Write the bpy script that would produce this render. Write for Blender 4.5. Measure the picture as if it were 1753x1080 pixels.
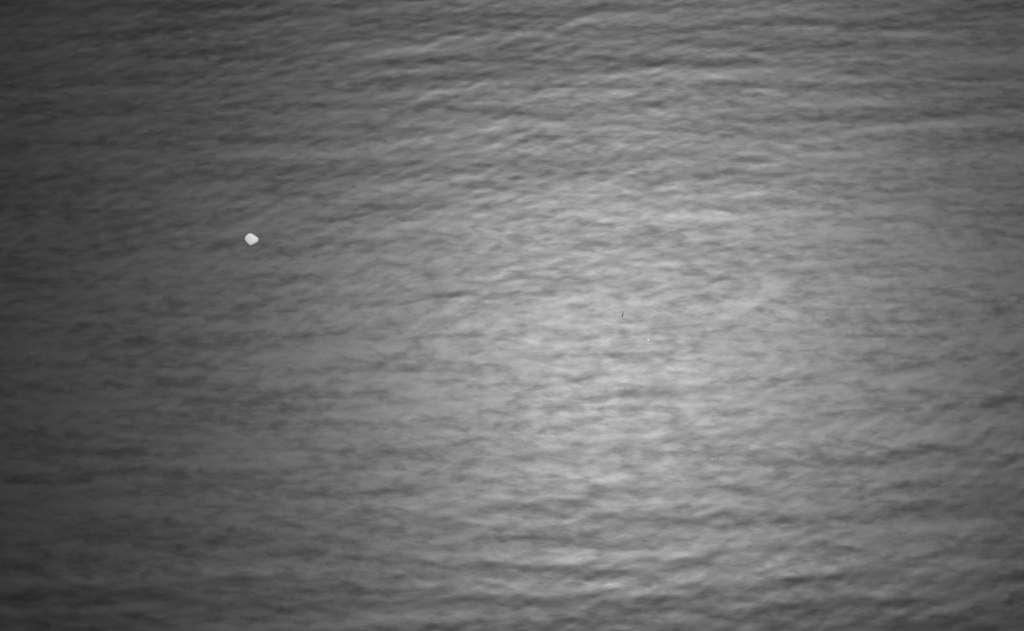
import bpy, bmesh, math, random
import numpy as np
from mathutils import Vector, Matrix, noise

random.seed(7)
scene = bpy.context.scene
for o in list(bpy.data.objects):
    bpy.data.objects.remove(o)
C = scene.collection

# ------------------------------------------------------------------ camera
H = 400.0                       # height above the sea
DEP = math.radians(55.0)        # looking down
HFOV = math.radians(30.0)
cd = bpy.data.cameras.new('camera')
cd.sensor_width = 36.0
cd.lens = 18.0 / math.tan(HFOV / 2)
cd.clip_start = 1.0
cd.clip_end = 90000.0
cam = bpy.data.objects.new('camera', cd)
cam.location = (0, 0, H)
cam.rotation_euler = (math.pi / 2 - DEP, 0, 0)
C.objects.link(cam)
scene.camera = cam

# ------------------------------------------------------------------ sky, sun, exposure
SUN_EL = math.radians(56.3)
SUN_AZ = math.radians(6.2)      # from +Y towards +X
w = bpy.data.worlds.new('World')
scene.world = w
w.use_nodes = True
nt = w.node_tree
nt.nodes.clear()
sky = nt.nodes.new('ShaderNodeTexSky')
sky.sky_type = 'NISHITA'
sky.sun_disc = False
sky.sun_elevation = SUN_EL
sky.sun_rotation = SUN_AZ
grey = nt.nodes.new('ShaderNodeRGBToBW')       # the photograph is monochrome
bg = nt.nodes.new('ShaderNodeBackground')
bg.inputs['Strength'].default_value = 0.05
wo = nt.nodes.new('ShaderNodeOutputWorld')
nt.links.new(sky.outputs[0], grey.inputs[0])
nt.links.new(grey.outputs[0], bg.inputs['Color'])
nt.links.new(bg.outputs[0], wo.inputs['Surface'])

sd = bpy.data.lights.new('sun', 'SUN')
sd.energy = 4.5
sd.angle = math.radians(0.53)
sd.color = (1.0, 0.997, 0.994)
sun = bpy.data.objects.new('sun', sd)
sdir = Vector((math.cos(SUN_EL) * math.sin(SUN_AZ), math.cos(SUN_EL) * math.cos(SUN_AZ), math.sin(SUN_EL)))
sun.rotation_euler = sdir.to_track_quat('Z', 'Y').to_euler()
sun.location = sdir * 600
C.objects.link(sun)

vs = scene.view_settings
scene.display_settings.display_device = 'sRGB'
vs.view_transform = 'Standard'
vs.look = 'None'
vs.exposure = 0.0
vs.gamma = 1.0
vs.use_curve_mapping = False
scene.cycles.filter_width = 1.6       # a soft video image


# ------------------------------------------------------------------ materials
def new_mat(name):
    m = bpy.data.materials.new(name)
    m.use_nodes = True
    n = m.node_tree
    b = n.nodes['Principled BSDF']
    return m, n, b


def mapped_noise(n, scale_xyz, rot, scale, detail, rough=0.55, distortion=0.0):
    tc = n.nodes.new('ShaderNodeTexCoord')
    mp = n.nodes.new('ShaderNodeMapping')
    mp.inputs['Scale'].default_value = scale_xyz
    mp.inputs['Rotation'].default_value = (0, 0, rot)
    t = n.nodes.new('ShaderNodeTexNoise')
    t.inputs['Scale'].default_value = scale
    t.inputs['Detail'].default_value = detail
    t.inputs['Roughness'].default_value = rough
    t.inputs['Distortion'].default_value = distortion
    n.links.new(tc.outputs['Object'], mp.inputs[0])
    n.links.new(mp.outputs[0], t.inputs['Vector'])
    return t.outputs['Fac']


def sea_material():
    m, n, b = new_mat('sea_water')
    b.inputs['Base Color'].default_value = (0.002, 0.002, 0.00205, 1)
    b.inputs['IOR'].default_value = 1.34
    # wind patches: the small ripples that the camera cannot resolve are a little rougher here, smoother there
    b.inputs['Anisotropic'].default_value = 0.25       # slopes differ along and across the wind
    cx = n.nodes.new('ShaderNodeCombineXYZ')
    cx.inputs[0].default_value = 1.0
    n.links.new(cx.outputs[0], b.inputs['Tangent'])
    big = mapped_noise(n, (0.30, 1.0, 1.0), math.radians(-5), 0.06, 3.0, 0.5, 0.3)
    small = mapped_noise(n, (0.40, 1.0, 1.0), math.radians(-9), 0.30, 4.0, 0.6, 0.25)

    def madd(x, f, y):
        nd = n.nodes.new('ShaderNodeMath')
        nd.operation = 'MULTIPLY_ADD'
        n.links.new(x, nd.inputs[0])
        nd.inputs[1].default_value = f
        n.links.new(y, nd.inputs[2])
        return nd.outputs[0]
    tot = madd(big, 0.4, small)
    mr = n.nodes.new('ShaderNodeMapRange')
    mr.inputs['From Min'].default_value = 0.7 - 0.35
    mr.inputs['From Max'].default_value = 0.7 + 0.35
    mr.inputs['To Min'].default_value = ROUGH * 0.88
    mr.inputs['To Max'].default_value = ROUGH * 1.12
    n.links.new(tot, mr.inputs['Value'])
    # shading of the wave faces put into the reflectivity as streaky noise
    mid2 = mapped_noise(n, (0.13, 1.0, 1.0), math.radians(-4), 0.17, 3.0, 0.55, 0.4)
    small2 = mapped_noise(n, (0.46, 1.0, 1.0), math.radians(-12), 0.38, 4.0, 0.62, 0.3)
    ms = n.nodes.new('ShaderNodeMapRange')
    ms.interpolation_type = 'SMOOTHSTEP'
    ms.inputs['From Min'].default_value = 0.9 - 0.31
    ms.inputs['From Max'].default_value = 0.9 + 0.15
    ms.inputs['To Min'].default_value = SPEC * 0.62
    ms.inputs['To Max'].default_value = SPEC * 1.10
    n.links.new(madd(mid2, 0.8, small2), ms.inputs['Value'])
    n.links.new(ms.outputs[0], b.inputs['Specular IOR Level'])
    n.links.new(mr.outputs[0], b.inputs['Roughness'])
    # wavelets
    f1 = mapped_noise(n, (0.5, 1.0, 1.0), math.radians(-12), 0.55, 4.0, 0.6, 0.3)
    bp = n.nodes.new('ShaderNodeBump')
    bp.inputs['Strength'].default_value = 1.0
    bp.inputs['Distance'].default_value = 0.012
    n.links.new(f1, bp.inputs['Height'])
    n.links.new(bp.outputs[0], b.inputs['Normal'])
    return m


ROUGH = 0.326
SPEC = 0.246


# ------------------------------------------------------------------ the sea
def sea_height(N, d):
    """wind sea + swell on an N x N periodic patch, built from a directional wave spectrum"""
    rng = np.random.default_rng(21)
    k1 = 2 * np.pi * np.fft.fftfreq(N, d)
    kx, ky = np.meshgrid(k1, k1)
    k = np.hypot(kx, ky)
    k[0, 0] = 1e-6
    g = rng.normal(size=(N, N)) + 1j * rng.normal(size=(N, N))
    ang = np.arctan2(ky, kx)

    def band(lam, width, mean_deg, power):
        kc = 2 * np.pi / lam
        r = np.exp(-0.5 * (np.log(k / kc) / width) ** 2) / k      # slope spectrum peaked at lam
        c = np.abs(np.cos(ang - math.radians(mean_deg))) ** power
        return r * c

    out = np.zeros((N, N))
    slopes = []
    for lam, wd, deg, pw, slope in BANDS:
        g = rng.normal(size=(N, N)) + 1j * rng.normal(size=(N, N))
        hh = np.fft.ifft2(g * band(lam, wd, deg, pw) / np.sqrt(k)).real
        gy, gx = np.gradient(hh, d)
        s = math.sqrt((gx ** 2 + gy ** 2).mean())
        out += hh * (slope / s)
    return out


# wavelength m, log width, direction of travel deg, directional power, rms slope
BANDS = [
    (34.0, 0.25, 93.0, 40, 0.0042),
    (14.0, 0.22, 94.0, 50, 0.0052),
    (8.6, 0.20, 94.0, 45, 0.0062),
    (6.4, 0.30, 99.0, 7, 0.0045),
    (4.4, 0.30, 101.0, 5, 0.0058),
    (2.6, 0.26, 101.0, 4, 0.0034),
]


def build_sea():
    N, d = 1024, 0.4
    h = sea_height(N, d)
    # sharpen the crests a little
    s = h.std()
    h = h + 0.06 * (h * h / s - s)
    rows = 780
    h = h[:rows, :]
    xs = (np.arange(N) - (N - 1) / 2) * d
    y0 = 134.0
    ys = y0 + np.arange(rows) * d
    tx = np.clip(np.minimum(np.arange(N), N - 1 - np.arange(N)) / 30.0, 0, 1)
    ty = np.clip(np.minimum(np.arange(rows), rows - 1 - np.arange(rows)) / 30.0, 0, 1)
    h = h * tx[None, :] * ty[:, None]
    out = np.array([2, 8, 30, 100, 300, 1000, 4000, 12000, 40000.0])
    X = np.concatenate([xs[0] - out[::-1], xs, xs[-1] + out])
    Y = np.concatenate([ys[0] - out[::-1], ys, ys[-1] + out])
    p = len(out)
    Z = np.zeros((len(Y), len(X)))
    Z[p:p + rows, p:p + N] = h
    XX, YY = np.meshgrid(X, Y)
    co = np.stack([XX, YY, Z], axis=-1).reshape(-1, 3).astype(np.float32)
    ny, nx = Z.shape
    i = np.arange(ny * nx).reshape(ny, nx)
    q = np.stack([i[:-1, :-1], i[:-1, 1:], i[1:, 1:], i[1:, :-1]], axis=-1).reshape(-1)
    nf = len(q) // 4
    me = bpy.data.meshes.new('sea')
    me.vertices.add(len(co))
    me.vertices.foreach_set('co', co.ravel())
    me.loops.add(len(q))
    me.loops.foreach_set('vertex_index', q.astype(np.int32))
    me.polygons.add(nf)
    me.polygons.foreach_set('loop_start', np.arange(0, nf * 4, 4, dtype=np.int32))
    me.update(calc_edges=True)
    me.polygons.foreach_set('use_smooth', np.ones(nf, dtype=bool))
    me.materials.append(sea_material())
    o = bpy.data.objects.new('sea', me)
    o['kind'] = 'structure'
    o['label'] = 'wide grey rippled sea with a broad soft sun glint'
    C.objects.link(o)

    def height_at(x, y):
        a = min(max(int(round((x - xs[0]) / d)), 0), N - 1)
        b = min(max(int(round((y - y0) / d)), 0), rows - 1)
        return float(h[b, a])
    return height_at


height_at = build_sea()


def put(name, bm, mat, x, y, dz, rz, label, cat, group=None, smooth=True):
    me = bpy.data.meshes.new(name)
    bm.normal_update()
    bm.to_mesh(me)
    bm.free()
    for p in me.polygons:
        p.use_smooth = smooth
    me.materials.append(mat)
    o = bpy.data.objects.new(name, me)
    o.location = (x, y, height_at(x, y) + dz)
    o.rotation_euler = (0, 0, rz)
    o['label'] = label
    o['category'] = cat
    if group:
        o['group'] = group
    C.objects.link(o)
    return o


# ------------------------------------------------------------------ the white floating object
def white_material():
    m, n, b = new_mat('white_shell')
    b.inputs['Roughness'].default_value = 0.55
    f = mapped_noise(n, (1, 1, 1), 0, 1.6, 4.0)
    cr = n.nodes.new('ShaderNodeValToRGB')
    cr.color_ramp.elements[0].position = 0.3
    cr.color_ramp.elements[0].color = (0.68, 0.67, 0.665, 1)
    cr.color_ramp.elements[1].position = 0.7
    cr.color_ramp.elements[1].color = (0.74, 0.735, 0.73, 1)
    n.links.new(f, cr.inputs[0])
    n.links.new(cr.outputs[0], b.inputs['Base Color'])
    tr = n.nodes.new('ShaderNodeBsdfTranslucent')      # thin pale shell: sunlight glows through it
    tr.inputs['Color'].default_value = (0.85, 0.845, 0.84, 1)
    mx = n.nodes.new('ShaderNodeMixShader')
    mx.inputs[0].default_value = 0.4
    n.links.new(b.outputs[0], mx.inputs[1])
    n.links.new(tr.outputs[0], mx.inputs[2])
    n.links.new(mx.outputs[0], n.nodes['Material Output'].inputs['Surface'])
    return m


def white_block():
    """stubby blunt-ended float, upper left end rounded, lower right end cut off square; low domed top"""
    outline = [(-1.86, 0.70), (-1.62, 1.45), (-1.05, 1.98), (-0.20, 2.08), (0.50, 1.62), (1.20, 1.08), (1.84, 0.46),
               (1.95, -0.25), (1.68, -0.92), (0.95, -1.52), (0.12, -2.05), (-0.48, -1.98), (-1.10, -1.28), (-1.72, -0.45), (-1.93, 0.12)]
    n = len(outline)
    bm = bmesh.new()
    rings = []
    for f, z in ((0.80, -0.45), (0.93, -0.30), (1.0, -0.05), (1.0, 0.14), (0.95, 0.30), (0.82, 0.41), (0.5, 0.50), (0.2, 0.53)):
        rings.append([bm.verts.new((x * f * 0.96, y * f, z + 0.02 * math.sin(2 * x + y))) for x, y in reversed(outline)])
    for a, b in zip(rings, rings[1:]):
        for k in range(n):
            bm.faces.new((a[k], a[(k + 1) % n], b[(k + 1) % n], b[k]))
    bm.faces.new(rings[0])
    bm.faces.new(list(reversed(rings[-1])))
    bmesh.ops.recalc_face_normals(bm, faces=bm.faces)
    return bm


# ------------------------------------------------------------------ small white flecks on the water
white_fleck, fn, fb = new_mat('white_fleck')
fb.inputs['Base Color'].default_value = (0.82, 0.82, 0.82, 1)
fb.inputs['Roughness'].default_value = 0.8
ff = mapped_noise(fn, (1, 1, 1), 0, 9.0, 3.0)
fbp = fn.nodes.new('ShaderNodeBump')
fbp.inputs['Distance'].default_value = 0.03
fn.links.new(ff, fbp.inputs['Height'])
fn.links.new(fbp.outputs[0], fb.inputs['Normal'])


def fleck_blob(r, seed):
    bm = bmesh.new()
    bmesh.ops.create_icosphere(bm, subdivisions=3, radius=1.0)
    off = Vector((seed * 3.1, seed * 1.7, 0))
    for v in bm.verts:
        k = 1 + 0.55 * noise.noise(v.co * 1.7 + off)
        v.co = Vector((v.co.x * r * 1.25 * k, v.co.y * r * k, v.co.z * r * 0.35 * k))
    return bm


def ground(px, py):
    """sea position seen at a pixel of the 1753 x 1080 photograph"""
    f = 876.5 / math.tan(HFOV / 2)
    v = Vector(((px - 876.5) / f, -(py - 540) / f, -1.0))
    v = cam.rotation_euler.to_matrix() @ v
    t = H / -v.z
    return v.x * t, v.y * t


FLECKS = [
    (1110, 582, 0.20, 'brightest tiny white fleck, right of the middle of the sea'),
    (1103.5, 634, 0.15, 'small white fleck just below the brightest fleck near the middle'),
    (1219, 786, 0.11, 'left one of two close faint white flecks in the lower right'),
    (1233, 785, 0.11, 'right one of two close faint white flecks in the lower right'),
]
for i, (px, py, r, lab) in enumerate(FLECKS):
    x, y = ground(px, py)
    put('sea_fleck', fleck_blob(r, i + 1), white_fleck, x, y, 0.02, random.uniform(0, 3), lab, 'white_fleck', 'tiny white flecks on the sea')

x, y = ground(430.8, 411.0)
put('floating_object', white_block(), white_material(), x, y, 0.02, 0,
    'small bright white blunt-ended block on the dark left side of the sea', 'float')

# ------------------------------------------------------------------ dark sliver of debris
wood, wn, wb = new_mat('wet_dark_wood')
wf = mapped_noise(wn, (6, 1, 6), 0, 2.0, 4.0)
wc = wn.nodes.new('ShaderNodeValToRGB')
wc.color_ramp.elements[0].color = (0.05, 0.05, 0.05, 1)
wc.color_ramp.elements[1].color = (0.12, 0.12, 0.12, 1)
wn.links.new(wf, wc.inputs[0])
wn.links.new(wc.outputs[0], wb.inputs['Base Color'])
wb.inputs['Roughness'].default_value = 0.75


def sliver():
    bm = bmesh.new()
    rings = []
    n = 9
    st = [(-0.80, 0.07, -0.03), (-0.72, 0.17, 0.0), (-0.4, 0.21, 0.04), (0.0, 0.17, 0.05), (0.4, 0.13, 0.08), (0.75, 0.10, 0.13), (0.84, 0.04, 0.15)]
    for i, (y, r, z) in enumerate(st):
        ring = []
        for k in range(n):
            a = 2 * math.pi * k / n
            rr = 0.75 * r * (1 + 0.18 * math.sin(3 * a + i))
            ring.append(bm.verts.new((rr * math.cos(a) + 0.06 * math.sin(2.2 * y), y, z + rr * math.sin(a))))
        rings.append(ring)
    for a, b in zip(rings, rings[1:]):
        for k in range(n):
            bm.faces.new((a[k], a[(k + 1) % n], b[(k + 1) % n], b[k]))
    bm.faces.new(rings[0])
    bm.faces.new(list(reversed(rings[-1])))
    bmesh.ops.recalc_face_normals(bm, faces=bm.faces)
    return bm


x, y = ground(1066, 538)
put('floating_debris', sliver(), wood, x, y, 0.05, math.radians(-8),
    'thin dark sliver adrift on the brightest water, just right of the middle', 'debris')
